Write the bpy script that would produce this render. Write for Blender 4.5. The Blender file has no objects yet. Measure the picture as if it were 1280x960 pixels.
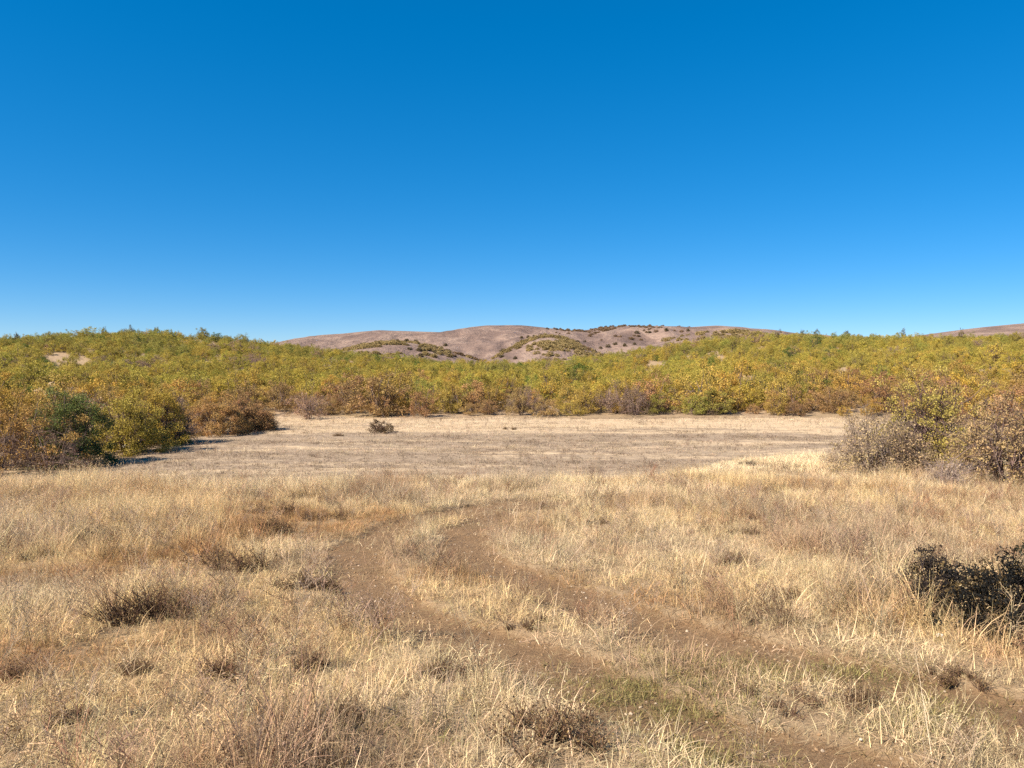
import bpy, math, random
import numpy as np
from mathutils import Vector, Euler

# ------------------------------------------------------------------ camera, sky, sun, exposure
sc = bpy.context.scene
FPX = 931.0                      # focal length in photo pixels (1280 wide)
EYE = 1.65
PITCH = math.atan(30.0 / FPX)    # eye level lies a little above the middle of the picture
cam_d = bpy.data.cameras.new('camera')
cam = bpy.data.objects.new('camera', cam_d)
sc.collection.objects.link(cam)
cam_d.sensor_width = 36.0
cam_d.lens = 36.0 * FPX / 1280.0
cam_d.clip_start = 0.05
cam_d.clip_end = 9000.0
cam.location = (0, 0, EYE)
cam.rotation_euler = (math.pi / 2 - PITCH, 0, 0)
sc.camera = cam

SUN_EL = math.radians(42)
SUN_AZ = math.radians(-124)      # compass angle from +Y, clockwise: left and a little behind the camera
world = bpy.data.worlds.new('World')
sc.world = world
world.use_nodes = True
nt = world.node_tree
nt.nodes.clear()
wout = nt.nodes.new('ShaderNodeOutputWorld')
wbg = nt.nodes.new('ShaderNodeBackground')
sky = nt.nodes.new('ShaderNodeTexSky')
sky.sky_type = 'NISHITA'
sky.sun_disc = False
sky.sun_elevation = SUN_EL
sky.sun_rotation = SUN_AZ
sky.altitude = 3000
sky.air_density = 1.0
sky.dust_density = 0.0
sky.ozone_density = 10.0
hsv = nt.nodes.new('ShaderNodeHueSaturation')
hsv.inputs['Hue'].default_value = 0.5
hsv.inputs['Saturation'].default_value = 1.49
gam = nt.nodes.new('ShaderNodeGamma')
gam.inputs['Gamma'].default_value = 0.62
nt.links.new(sky.outputs[0], gam.inputs['Color'])
nt.links.new(gam.outputs[0], hsv.inputs['Color'])
nt.links.new(hsv.outputs[0], wbg.inputs['Color'])
wbg.inputs['Strength'].default_value = 0.122
nt.links.new(wbg.outputs[0], wout.inputs['Surface'])

sun_d = bpy.data.lights.new('sun', 'SUN')
sun_d.energy = 5.0
sun_d.angle = math.radians(0.5)
sun_d.color = (1.0, 0.90, 0.76)
sun = bpy.data.objects.new('sun', sun_d)
sc.collection.objects.link(sun)
sdir = Vector((math.sin(SUN_AZ) * math.cos(SUN_EL), math.cos(SUN_AZ) * math.cos(SUN_EL), math.sin(SUN_EL)))
sun.rotation_euler = sdir.to_track_quat('Z', 'Y').to_euler()
sun.location = sdir * 50

vs = sc.view_settings
vs.view_transform = 'Standard'
vs.look = 'None'
vs.exposure = 1.2
vs.gamma = 1.0
vs.use_curve_mapping = False
sc.render.engine = 'CYCLES'
sc.cycles.max_bounces = 4
sc.cycles.diffuse_bounces = 2
sc.cycles.glossy_bounces = 1
sc.cycles.transmission_bounces = 3
sc.cycles.transparent_max_bounces = 4
sc.cycles.use_denoising = False

# ------------------------------------------------------------------ helpers
rng = np.random.default_rng(11)
COL = sc.collection


def hash2(ix, iy, seed):
    h = (ix.astype(np.int64) * 374761393 + iy.astype(np.int64) * 668265263 + seed * 982451653) & 0x7fffffff
    h = ((h ^ (h >> 13)) * 1274126177) & 0x7fffffff
    h = h ^ (h >> 16)
    return (h & 0xffff) / 65535.0


def vnoise(x, y, seed=0):
    x = np.asarray(x, float); y = np.asarray(y, float)
    ix = np.floor(x); iy = np.floor(y)
    fx = x - ix; fy = y - iy
    fx = fx * fx * fx * (fx * (fx * 6 - 15) + 10); fy = fy * fy * fy * (fy * (fy * 6 - 15) + 10)
    a = hash2(ix, iy, seed); b = hash2(ix + 1, iy, seed)
    c = hash2(ix, iy + 1, seed); d = hash2(ix + 1, iy + 1, seed)
    return (a + (b - a) * fx) * (1 - fy) + (c + (d - c) * fx) * fy      # 0..1


def fbm(x, y, seed=0, oct=3):
    s = 0; a = 0.5; t = 0
    for o in range(oct):
        s = s + a * vnoise(x, y, seed + o * 17); t += a
        x = x * 2.03 + 5.1; y = y * 2.03 + 9.7; a *= 0.5
    return s / t


def ss(a, b, x):
    t = np.clip((np.asarray(x, float) - a) / (b - a), 0, 1)
    return t * t * (3 - 2 * t)


# ---- the lie of the land: grassy shoulder, dry pond in a hollow, scrub hills, bare hills far off
ZB = -2.35
CREST_Y = 150.0
CREST_X = np.array([-220, -103, -90, -77, -64, -50, -39, -22.5, -13, 0, 10, 19, 29, 35, 45, 58, 74, 90, 103, 220.])
CREST_P = np.array([425, 424, 420, 411, 412, 423, 431, 444, 449, 450, 447, 442, 430, 421, 415, 415, 417, 418, 418, 416.])
CREST_Z = EYE + (450 - CREST_P) / FPX * CREST_Y - 2.1


def pond_edge(x):
    return 51.5 + 2.4 * (vnoise(np.asarray(x, float) * 0.16, 3.3, 5) - 0.5) + 1.0 * (vnoise(np.asarray(x, float) * 0.6, 8.3, 6) - .5)


def left_edge(y):
    return -16.0 + 2.2 * (vnoise(np.asarray(y, float) * 0.2, 1.7, 9) - 0.5)


def bump(x, y, cx, cy, rx, ry, h):
    return h * np.exp(-((x - cx) / rx) ** 2 - ((y - cy) / ry) ** 2)


RIDGE_X = (np.array([-300, 200, 300, 370, 420, 480, 520, 560, 590, 610, 650, 690, 720, 745, 770, 800, 850, 885, 930, 1000, 1060, 1150, 1200, 1240, 1280, 1400, 1600.]) - 640) / FPX * 1300
RIDGE_P = np.array([446, 446, 442, 430, 419, 413.5, 415, 416, 410, 407.5, 407.5, 412, 415, 411, 408.5, 408.5, 410, 408, 413, 420, 425, 421, 413, 408, 404, 398, 402.])
RIDGE_Z = EYE + (450 - RIDGE_P) / FPX * 1300


BANKS = [(-36.5, 61.0, 3.4, 2.0, 1.7), (24.0, 75.0, 2.0, 1.5, 1.8), (37.0, 82.0, 2.0, 1.5, 1.3)]     # bare banks of earth showing through the scrub


def terrain(x, y):
    x = np.asarray(x, float); y = np.asarray(y, float)
    r = np.hypot(x, y)
    lip = 13.4 + 6.4 * ss(1.0, 8.0, x) + 1.8 * (vnoise(x * 0.25, 0.5, 31) - 0.5) + 1.0 * (vnoise(x * 0.8, 4.5, 33) - 0.5)
    fore = -0.05 * np.clip(y, -20, 30) + 0.10 * (fbm(x * 0.35, y * 0.35, 2) - 0.5) * ss(1.5, 5, r)
    fore = fore + 0.05 * (fbm(x * 1.6, y * 1.6, 4) - 0.5) * ss(1.5, 3, r)
    w = ss(lip, lip + 7.0, y)
    ye = pond_edge(x)
    u = np.clip((y - ye) / (CREST_Y - ye), 0, 1)
    s = 0.65 * u + 0.35 * u * u * (3 - 2 * u)
    hc = np.interp(x, CREST_X, CREST_Z)
    back = (hc - ZB) * s
    lf = np.clip(left_edge(y) - x, 0, 90); rt = np.clip(x - 25, 0, 90)
    side = 0.045 * lf * lf / (lf + 4) + 0.05 * rt * rt / (rt + 4)
    p = 3.0
    hill = ZB + (np.maximum(back, 0) ** p + side ** p + 1e-9) ** (1 / p)
    outside = np.clip(np.maximum(np.maximum(y - ye, left_edge(y) - x), x - 25), 0, 20) / 20
    hill = hill + outside * 1.3 * (fbm(x * 0.055, y * 0.055, 7) - 0.5)
    hill = hill + 0.10 * (fbm(x * 0.4, y * 0.4, 12) - 0.5)
    for bx_, by_, rx_, ry_, bh_ in BANKS:
        hill = hill + bump(x, y, bx_, by_, rx_, ry_, bh_) * (0.55 + 0.9 * fbm(x * 0.45, y * 0.45, 15))
    fall = ss(CREST_Y + 4, CREST_Y + 130, y)
    hill = hill * (1 - fall) + (-9) * fall
    z = fore * (1 - w) + hill * w
    # the far country
    far = ss(260, 420, y)
    rz = np.interp(x, RIDGE_X, RIDGE_Z)
    prof = np.clip(1 - np.abs(y - 1300) / 720, 0, 1)
    prof = prof * prof * (3 - 2 * prof)
    fz = -9 + (rz + 9) * prof * (1 + 0.16 * (fbm(x * 0.012, y * 0.006, 21) - 0.5) * 4 * prof * (1 - prof))
    fz = fz + (1 - prof) * prof * 34 * (np.abs(fbm(x * 0.010, y * 0.0045, 23) - 0.5) * 2 - 0.3)
    fz = fz + prof * (1 - prof) * 4 * 15 * (fbm(x * 0.028, y * 0.010, 25, 4) - 0.5)
    # foothills
    fz = np.maximum(fz, -9 + bump(x, y, -105, 690, 75, 150, 27))
    fz = np.maximum(fz, -9 + bump(x, y, 33, 690, 52, 150, 32))
    fz = np.maximum(fz, -9 + bump(x, y, 175, 620, 95, 150, 34))
    z = z * (1 - far) + fz * far
    beyond = ss(2100, 3000, r)
    return z * (1 - beyond) + (-30) * beyond


cp, sp = math.cos(PITCH), math.sin(PITCH)


def ray_dir(px, py):
    a = (px - 640) / FPX; b = (480 - py) / FPX
    d = np.array([a, cp + b * sp, -sp + b * cp])
    return d / d[1]


def at(px, py, y0=1.5, y1=2500):
    """ground point seen at a picture position"""
    d = ray_dir(px, py)
    ys = np.geomspace(y0, y1, 6000)
    h = terrain(d[0] * ys, ys) - (EYE + d[2] * ys)
    k = np.argmax(h > 0)
    if not h[k] > 0:
        k = len(ys) - 1
    Y = ys[k]
    return np.array([d[0] * Y, Y, float(terrain(d[0] * Y, Y))])


def px_of(x, y, z):
    dz = z - EYE
    depth = y * cp - dz * sp
    up = y * sp + dz * cp
    return 640 + FPX * x / depth, 480 - FPX * up / depth


def seg_dist(x, y, pts):
    best = np.full(np.shape(x), 1e9)
    for (ax, ay), (bx, by) in zip(pts[:-1], pts[1:]):
        vx, vy = bx - ax, by - ay
        t = np.clip(((x - ax) * vx + (y - ay) * vy) / (vx * vx + vy * vy + 1e-9), 0, 1)
        best = np.minimum(best, np.hypot(x - ax - t * vx, y - ay - t * vy))
    return best


RUT_PX = [[(690, 624), (600, 634), (515, 650), (445, 684), (447, 722), (500, 768), (600, 800), (700, 836), (800, 884), (900, 918), (1030, 955), (1250, 1040)],
          [(720, 628), (625, 640), (575, 664), (592, 702), (690, 735), (800, 775), (900, 803), (1000, 828), (1120, 852), (1290, 900), (1500, 960)]]
RUTS = [[tuple(at(*p)[:2]) for p in line] for line in RUT_PX]


def rut_mask(x, y):
    wob = 0.16 * (fbm(x * 1.7, y * 1.7, 41) - 0.5) + 0.10 * (fbm(x * 6, y * 6, 43) - 0.5)
    m = 0
    for k, line in enumerate(RUTS):
        d = seg_dist(x, y, line) + wob
        m = np.maximum(m, 1 - ss(0.24, 0.40, d))
    return m


def track_zone(x, y):
    d = np.minimum(seg_dist(x, y, RUTS[0]), seg_dist(x, y, RUTS[1]))
    return 1 - ss(0.5, 1.3, d)


# ------------------------------------------------------------------ materials
def new_mat(name):
    m = bpy.data.materials.new(name)
    m.use_nodes = True
    m.node_tree.nodes.clear()
    return m, m.node_tree


def N(nt, kind, **kw):
    n = nt.nodes.new(kind)
    for k, v in kw.items():
        setattr(n, k, v)
    return n


def noise_node(nt, vec, scale, detail=4, rough=0.6, dist=0.0):
    n = N(nt, 'ShaderNodeTexNoise')
    n.inputs['Scale'].default_value = scale
    n.inputs['Detail'].default_value = detail
    n.inputs['Roughness'].default_value = rough
    n.inputs['Distortion'].default_value = dist
    nt.links.new(vec, n.inputs['Vector'])
    return n.outputs['Fac']


def ramp(nt, fac, stops):
    r = N(nt, 'ShaderNodeValToRGB')
    el = r.color_ramp.elements
    while len(el) < len(stops):
        el.new(0.5)
    for e, (p, c) in zip(el, stops):
        e.position = p
        e.color = (c[0], c[1], c[2], 1)
    nt.links.new(fac, r.inputs['Fac'])
    return r.outputs['Color']


def mix(nt, fac, a, b, mode='MIX'):
    m = N(nt, 'ShaderNodeMix', data_type='RGBA', blend_type=mode)
    if isinstance(fac, (int, float)):
        m.inputs[0].default_value = fac
    else:
        nt.links.new(fac, m.inputs[0])
    for sock, v in ((m.inputs[6], a), (m.inputs[7], b)):
        if isinstance(v, tuple):
            sock.default_value = (*v, 1)
        else:
            nt.links.new(v, sock)
    return m.outputs[2]


def math_node(nt, op, a, b=None):
    m = N(nt, 'ShaderNodeMath', operation=op)
    for i, v in enumerate((a, b)):
        if v is None:
            continue
        if isinstance(v, (int, float)):
            m.inputs[i].default_value = v
        else:
            nt.links.new(v, m.inputs[i])
    return m.outputs[0]


def map_range(nt, v, a, b, c=0.0, d=1.0):
    m = N(nt, 'ShaderNodeMapRange')
    nt.links.new(v, m.inputs[0])
    for i, q in enumerate((a, b, c, d)):
        m.inputs[i + 1].default_value = q
    return m.outputs[0]


def finish(nt, color, rough=0.9, height=None, bump_d=0.02, strength=0.6):
    p = N(nt, 'ShaderNodeBsdfPrincipled')
    p.inputs['Roughness'].default_value = rough
    p.inputs['Specular IOR Level'].default_value = 0.15
    nt.links.new(color, p.inputs['Base Color'])
    if height is not None:
        b = N(nt, 'ShaderNodeBump')
        b.inputs['Distance'].default_value = bump_d
        b.inputs['Strength'].default_value = strength
        nt.links.new(height, b.inputs['Height'])
        nt.links.new(b.outputs[0], p.inputs['Normal'])
    o = N(nt, 'ShaderNodeOutputMaterial')
    nt.links.new(p.outputs[0], o.inputs['Surface'])


def obj_coords(nt, scale=(1, 1, 1)):
    tc = N(nt, 'ShaderNodeTexCoord')
    mp = N(nt, 'ShaderNodeMapping')
    mp.inputs['Scale'].default_value = scale
    nt.links.new(tc.outputs['Object'], mp.inputs['Vector'])
    return mp.outputs[0]


def attr(nt, name, kind='GEOMETRY'):
    a = N(nt, 'ShaderNodeAttribute', attribute_type=kind, attribute_name=name)
    return a


# meadow floor: straw litter between the tufts, soil along the ruts
def mat_meadow():
    m, t = new_mat('dry_meadow_floor')
    v = obj_coords(t)
    n1 = noise_node(t, v, 0.7, 4, 0.6)
    n2 = noise_node(t, v, 9.0, 6, 0.7)
    n3 = noise_node(t, obj_coords(t, (40, 40, 40)), 1.6, 6, 0.8)
    litter = ramp(t, n2, [(0.25, (0.20, 0.135, 0.08)), (0.5, (0.35, 0.25, 0.15)), (0.75, (0.48, 0.36, 0.22))])
    litter = mix(t, map_range(t, n1, 0.4, 0.65), litter, (0.31, 0.21, 0.12), 'MIX')
    soil = ramp(t, n3, [(0.25, (0.15, 0.088, 0.046)), (0.55, (0.235, 0.145, 0.077)), (0.8, (0.32, 0.21, 0.12))])
    soil = mix(t, map_range(t, n2, 0.5, 0.72), soil, (0.29, 0.195, 0.105))
    green = map_range(t, n1, 0.55, 0.75, 0.0, 0.25)
    soil = mix(t, green, soil, (0.15, 0.13, 0.05))
    tr = attr(t, 'track').outputs['Fac']
    tr2 = math_node(t, 'ADD', tr, map_range(t, n2, 0.35, 0.65, -0.45, 0.45))
    col = mix(t, map_range(t, tr2, 0.25, 0.75), litter, soil)
    fine = mix(t, 0.55, col, ramp(t, n3, [(0.3, (0.35, 0.33, 0.3)), (0.6, (1, 1, 1))]), 'MULTIPLY')
    h = math_node(t, 'ADD', n3, math_node(t, 'MULTIPLY', n2, 1.5))
    finish(t, fine, 0.95, h, 0.02, 0.8)
    return m


def mat_pond():
    m, t = new_mat('dry_pond_floor')
    v = obj_coords(t)
    vs_ = obj_coords(t, (0.2, 1.0, 1.0))
    n1 = noise_node(t, vs_, 0.35, 5, 0.65, 0.4)
    n2 = noise_node(t, vs_, 1.6, 5, 0.7)
    n3 = noise_node(t, v, 5.0, 6, 0.75)
    mud = attr(t, 'mud').outputs['Fac']
    tan = ramp(t, n3, [(0.3, (0.38, 0.27, 0.165)), (0.7, (0.53, 0.405, 0.26))])
    grey = ramp(t, n3, [(0.3, (0.17, 0.12, 0.082)), (0.7, (0.37, 0.28, 0.19))])
    f = math_node(t, 'ADD', mud, map_range(t, n1, 0.35, 0.65, -0.5, 0.5))
    f = math_node(t, 'ADD', f, map_range(t, n2, 0.35, 0.65, -0.45, 0.45))
    col = mix(t, map_range(t, f, 0.35, 0.85), tan, grey)
    finish(t, col, 0.95, n3, 0.05, 0.7)
    return m


def mat_hill():
    m, t = new_mat('scrub_hillside_soil')
    v = obj_coords(t)
    n1 = noise_node(t, v, 0.15, 5, 0.6)
    n2 = noise_node(t, v, 2.5, 6, 0.7)
    c = ramp(t, n2, [(0.3, (0.19, 0.125, 0.075)), (0.7, (0.36, 0.26, 0.165))])
    c = mix(t, map_range(t, n1, 0.45, 0.7), c, (0.25, 0.18, 0.095))
    finish(t, c, 0.95, n2, 0.1, 0.6)
    return m


def mat_far():
    m, t = new_mat('bare_far_hill')
    v = obj_coords(t)
    n1 = noise_node(t, obj_coords(t, (1, 0.4, 1)), 0.022, 6, 0.65, 0.8)
    n2 = noise_node(t, v, 0.05, 6, 0.7)
    n3 = noise_node(t, v, 0.4, 5, 0.7)
    c = ramp(t, n1, [(0.3, (0.115, 0.078, 0.064)), (0.46, (0.18, 0.122, 0.097)), (0.58, (0.265, 0.186, 0.143)), (0.72, (0.14, 0.10, 0.083))])
    c = mix(t, map_range(t, n2, 0.5, 0.68, 0, 0.6), c, (0.135, 0.095, 0.078))
    c = mix(t, map_range(t, n3, 0.6, 0.75, 0, 0.3), c, (0.10, 0.075, 0.05))
    finish(t, c, 0.95, math_node(t, 'ADD', n2, n1), 8.0, 0.9)
    return m


def mat_plant(name, source, rough=0.75, trans=0.28, vary=0.42, brown=None):
    """leaf, twig or straw: colour from the individual, lightness from each leaf or blade"""
    m, t = new_mat(name)
    if source == 'instance':
        base = attr(t, 'tint', 'INSTANCER').outputs['Color']
    elif source == 'object':
        base = N(t, 'ShaderNodeObjectInfo').outputs['Color']
    else:
        rgb = N(t, 'ShaderNodeRGB')
        rgb.outputs[0].default_value = (*source, 1)
        base = rgb.outputs[0]
    lv = attr(t, 'lv').outputs['Fac']
    hv = attr(t, 'hv').outputs['Fac']
    if brown is not None:
        base = mix(t, map_range(t, hv, 0.55, 1.0, 0.0, 0.75), base, brown)
    val = map_range(t, lv, 0, 1, 1 - vary, 1 + vary)
    h = N(t, 'ShaderNodeHueSaturation')
    t.links.new(val, h.inputs['Value'])
    t.links.new(map_range(t, hv, 0, 1, 0.482, 0.518), h.inputs['Hue'])
    t.links.new(base, h.inputs['Color'])
    col = h.outputs[0]
    p = N(t, 'ShaderNodeBsdfPrincipled')
    p.inputs['Roughness'].default_value = rough
    p.inputs['Specular IOR Level'].default_value = 0.2
    t.links.new(col, p.inputs['Base Color'])
    o = N(t, 'ShaderNodeOutputMaterial')
    if trans > 0:
        tr = N(t, 'ShaderNodeBsdfTranslucent')
        t.links.new(col, tr.inputs['Color'])
        mx = N(t, 'ShaderNodeMixShader')
        mx.inputs[0].default_value = trans
        t.links.new(p.outputs[0], mx.inputs[1])
        t.links.new(tr.outputs[0], mx.inputs[2])
        t.links.new(mx.outputs[0], o.inputs['Surface'])
    else:
        t.links.new(p.outputs[0], o.inputs['Surface'])
    return m


BROWN = (0.29, 0.175, 0.07)
M = {
    'meadow': mat_meadow(), 'pond': mat_pond(), 'hill': mat_hill(), 'far': mat_far(),
    'leaf_obj': mat_plant('autumn_leaf', 'object', brown=BROWN),
    'leaf_ins': mat_plant('autumn_leaf_mass', 'instance', brown=BROWN),
    'twig_obj': mat_plant('grey_brown_bark', (0.15, 0.105, 0.08), trans=0, vary=0.4),
    'dead_obj': mat_plant('dry_twig', 'object', trans=0.1, vary=0.55),
    'clod': mat_plant('earth_clod', 'instance', trans=0, vary=0.1, rough=0.95),
    'straw': mat_plant('dry_straw', 'instance', trans=0.35, vary=0.5),
}


def mat_stone(name, c0, c1):
    m, t = new_mat(name)
    v = obj_coords(t)
    n = noise_node(t, v, 6.0, 6, 0.7)
    n2 = noise_node(t, v, 30.0, 4, 0.7)
    c = ramp(t, n, [(0.3, c0), (0.7, c1)])
    finish(t, c, 0.9, n2, 0.02, 0.7)
    return m


M['stone'] = mat_stone('pale_limestone', (0.36, 0.31, 0.25), (0.62, 0.56, 0.47))
M['whitestone'] = mat_stone('white_quartz', (0.6, 0.55, 0.47), (0.82, 0.78, 0.7))

# ------------------------------------------------------------------ mesh helpers


def mesh_from(name, verts, faces4=None, faces3=None, mats=(), attrs=None, smooth=False, mat_idx=None):
    """numpy -> mesh; quads then tris; attrs are per-point float arrays"""
    me = bpy.data.meshes.new(name)
    nv = len(verts)
    q = np.zeros((0, 4), np.int32) if faces4 is None else np.asarray(faces4, np.int32).reshape(-1, 4)
    tr = np.zeros((0, 3), np.int32) if faces3 is None else np.asarray(faces3, np.int32).reshape(-1, 3)
    me.vertices.add(nv)
    me.vertices.foreach_set('co', np.asarray(verts, np.float32).ravel())
    loops = np.concatenate([q.ravel(), tr.ravel()])
    me.loops.add(len(loops))
    me.loops.foreach_set('vertex_index', loops)
    starts = np.concatenate([np.arange(len(q)) * 4, len(q) * 4 + np.arange(len(tr)) * 3]).astype(np.int32)
    tot = np.concatenate([np.full(len(q), 4), np.full(len(tr), 3)]).astype(np.int32)
    me.polygons.add(len(starts))
    me.polygons.foreach_set('loop_start', starts)
    me.polygons.foreach_set('loop_total', tot)
    if mat_idx is not None:
        me.polygons.foreach_set('material_index', np.asarray(mat_idx, np.int32))
    if smooth:
        me.polygons.foreach_set('use_smooth', np.ones(len(starts), bool))
    for k, a in (attrs or {}).items():
        at_ = me.attributes.new(k, 'FLOAT', 'POINT')
        at_.data.foreach_set('value', np.asarray(a, np.float32))
    for mt in mats:
        me.materials.append(mt)
    me.update(calc_edges=True)
    me.validate()
    return me


class Geo:
    """collects quads and tris with the two colour attributes"""

    def __init__(s):
        s.v = []; s.q = []; s.t = []; s.lv = []; s.hv = []; s.n = 0

    def add(s, v, q=None, t=None, lv=0.5, hv=0.0):
        v = np.asarray(v, float).reshape(-1, 3)
        if q is not None and len(q):
            s.q.append(np.asarray(q, int).reshape(-1, 4) + s.n)
        if t is not None and len(t):
            s.t.append(np.asarray(t, int).reshape(-1, 3) + s.n)
        s.v.append(v)
        s.lv.append(np.broadcast_to(lv, len(v)).astype(float))
        s.hv.append(np.broadcast_to(hv, len(v)).astype(float))
        s.n += len(v)

    def mesh(s, name, mat):
        q = np.concatenate(s.q) if s.q else None
        t = np.concatenate(s.t) if s.t else None
        return mesh_from(name, np.concatenate(s.v), q, t, [mat], {'lv': np.concatenate(s.lv), 'hv': np.concatenate(s.hv)})


def tubes(g, P0, P1, P2, r0, r1, sides, R, lvs=0.5):
    """curved tapering stems, one per row: P0 -> P1 -> P2"""
    n = len(P0)
    r0 = np.broadcast_to(r0, n); r1 = np.broadcast_to(r1, n)
    ring = []
    for k, (P, rr) in enumerate(((P0, r0), (P1, (r0 + r1) / 2), (P2, r1))):
        ax = P2 - P0
        ax = ax / (np.linalg.norm(ax, axis=1, keepdims=True) + 1e-9)
        ref = np.where(np.abs(ax[:, 2:3]) > 0.9, np.array([[1., 0, 0]]), np.array([[0, 0, 1.]]))
        u = np.cross(ax, ref); u /= np.linalg.norm(u, axis=1, keepdims=True) + 1e-9
        w = np.cross(ax, u)
        for j in range(sides):
            a = 2 * math.pi * j / sides
            ring.append(P + rr[:, None] * (math.cos(a) * u + math.sin(a) * w))
    V = np.stack(ring, 1)                     # n, 3*sides, 3
    base = (np.arange(n) * 3 * sides)[:, None]
    qs = []
    for k in range(2):
        for j in range(sides):
            j2 = (j + 1) % sides
            qs.append(np.stack([k * sides + j, k * sides + j2, (k + 1) * sides + j2, (k + 1) * sides + j]))
    Q = (base[:, :, None] + np.array(qs)[None]).reshape(-1, 4)
    lv = np.repeat(R.uniform(0.2, 0.8, n), 3 * sides)
    g.add(V.reshape(-1, 3), Q, None, lv, np.repeat(R.uniform(0, 0.5, n), 3 * sides))


def unit(v):
    return v / (np.linalg.norm(v, axis=1, keepdims=True) + 1e-9)


def leaves(g, C, size, R, lv=None, hv=None, aspect=0.6, up=0.25):
    """one bent leaf-shaped face pair per point"""
    n = len(C)
    d = unit(R.normal(size=(n, 3)))
    nn = unit(R.normal(size=(n, 3)) + np.array([0, 0, up]))
    d = unit(d - (d * nn).sum(1, keepdims=True) * nn)
    w = np.cross(nn, d)
    s = (np.broadcast_to(size, n) * R.uniform(0.6, 1.35, n))[:, None]
    a = C - d * s * 0.5
    b = C + w * s * 0.5 * aspect + nn * s * 0.08
    c = C + d * s * 0.5
    e = C - w * s * 0.5 * aspect + nn * s * 0.08
    V = np.stack([a, b, c, e], 1).reshape(-1, 3)
    Q = np.arange(4 * n).reshape(n, 4)
    lv = R.uniform(0, 1, n) if lv is None else lv
    hv = R.uniform(0, 1, n) if hv is None else hv
    g.add(V, Q, None, np.repeat(lv, 4), np.repeat(hv, 4))


def bush_geo(seed, rx, h, n_main=7, n_cl=45, per=34, leaf=0.11, cl_r=0.22, low=0.12, twig=0, twig_len=0.25, open_=0.0, stem_r=0.03, crown_base=0.1, shape=1.0, rag=1.0):
    """returns (stems, crown): stems that fork to every clump, crown of leaf clumps"""
    R = np.random.default_rng(seed)
    gs, gc = Geo(), Geo()
    az = R.uniform(0, 2 * math.pi, n_cl)
    ct = R.uniform(-0.1, 1, n_cl) ** 1.0                    # how high on the dome
    st = np.sqrt(np.clip(1 - ct * ct, 0, 1))
    rad = np.where(R.random(n_cl) < 0.72, R.uniform(0.72, 1.0, n_cl), R.uniform(0.25, 0.75, n_cl))
    k1, k2, ph1, ph2 = R.integers(2, 4), R.integers(4, 7), R.uniform(0, 6), R.uniform(0, 6)
    lobe = 1 + rag * (0.16 * np.sin(k1 * az + ph1) + 0.10 * np.sin(k2 * az + ph2) + R.uniform(-0.12, 0.14, n_cl))
    cl = np.stack([np.cos(az) * st * rad * lobe * rx, np.sin(az) * st * rad * lobe * rx,
                   h * (crown_base + (1 - crown_base) * np.clip(ct, 0, 1) ** shape * rad * (0.9 + 0.5 * (lobe - 1))) + low * R.uniform(-.3, 1, n_cl)], 1)
    # main stems
    ma = np.linspace(0, 2 * math.pi, n_main, endpoint=False) + R.uniform(-0.4, 0.4, n_main)
    b0 = np.stack([np.cos(ma) * rx * 0.10, np.sin(ma) * rx * 0.10, np.full(n_main, -0.06)], 1)
    top = np.stack([np.cos(ma) * rx * R.uniform(0.25, 0.6, n_main), np.sin(ma) * rx * R.uniform(0.25, 0.6, n_main), h * R.uniform(0.5, 0.85, n_main)], 1)
    mid = b0 * 0.5 + top * 0.5 + R.normal(0, 0.05 * h, (n_main, 3))
    tubes(gs, b0, mid, top, stem_r, stem_r * 0.35, 5, R)
    # a branch to each clump
    near = np.argmin(((cl[:, None] - top[None]) ** 2).sum(2), 1)
    tt = R.uniform(0.3, 0.9, n_cl)[:, None]
    p0 = np.where(tt < 0.5, b0[near] + (mid[near] - b0[near]) * tt * 2, mid[near] + (top[near] - mid[near]) * (tt * 2 - 1))
    pm = (p0 + cl) / 2 + R.normal(0, 0.04 * h, (n_cl, 3))
    tubes(gs, p0, pm, cl, stem_r * 0.4, stem_r * 0.15, 4, R)
    # twigs
    if twig:
        ci = np.repeat(np.arange(n_cl), twig)
        t0 = cl[ci] + R.normal(0, cl_r * 0.4, (len(ci), 3))
        td = unit(R.normal(size=(len(ci), 3)) * 0.8 + unit(cl[ci] - np.array([0, 0, h * 0.2])) * 0.9 + np.array([0, 0, 0.35]))
        L = (twig_len * R.uniform(0.4, 1.2, len(ci)))[:, None]
        t1 = t0 + td * L * 0.5 + R.normal(0, 0.15, (len(ci), 3)) * L
        t2 = t0 + td * L + R.normal(0, 0.2, (len(ci), 3)) * L
        tubes(gs, t0 - td * L * 0.3, t1, t2, stem_r * 0.16, stem_r * 0.06, 3, R)
    # leaves round each clump
    keep = R.random(n_cl) >= open_
    cnt = (per * R.uniform(0.6, 1.4, n_cl) * keep).astype(int)
    ci = np.repeat(np.arange(n_cl), cnt)
    off = R.normal(size=(len(ci), 3))
    off = unit(off) * (R.random((len(ci), 1)) ** 0.5)
    C = cl[ci] + off * cl_r * np.array([1, 1, 0.8]) * R.uniform(0.75, 1.3, n_cl)[ci][:, None]
    C[:, 2] = np.maximum(C[:, 2], 0.03)
    clv = R.uniform(0.2, 0.8, n_cl)
    chv = R.random(n_cl)
    lv = np.clip(clv[ci] * 0.65 + R.uniform(0, 1, len(ci)) * 0.35, 0, 1)
    hv = np.clip(chv[ci] * 0.6 + R.uniform(0, 1, len(ci)) * 0.4, 0, 1)
    leaves(gc, C, leaf, R, lv, hv)
    return gs, gc


def empty(name, loc, rz=0.0, scale=(1, 1, 1)):
    o = bpy.data.objects.new(name, None)
    o.empty_display_size = 0.2
    o.location = [float(q) for q in loc]
    o.rotation_euler = (0, 0, rz)
    o.scale = scale
    COL.objects.link(o)
    return o


def child(name, me, parent, color=None):
    o = bpy.data.objects.new(name, me)
    o.parent = parent
    if color is not None:
        o.color = (*color, 1)
    COL.objects.link(o)
    return o


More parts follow.
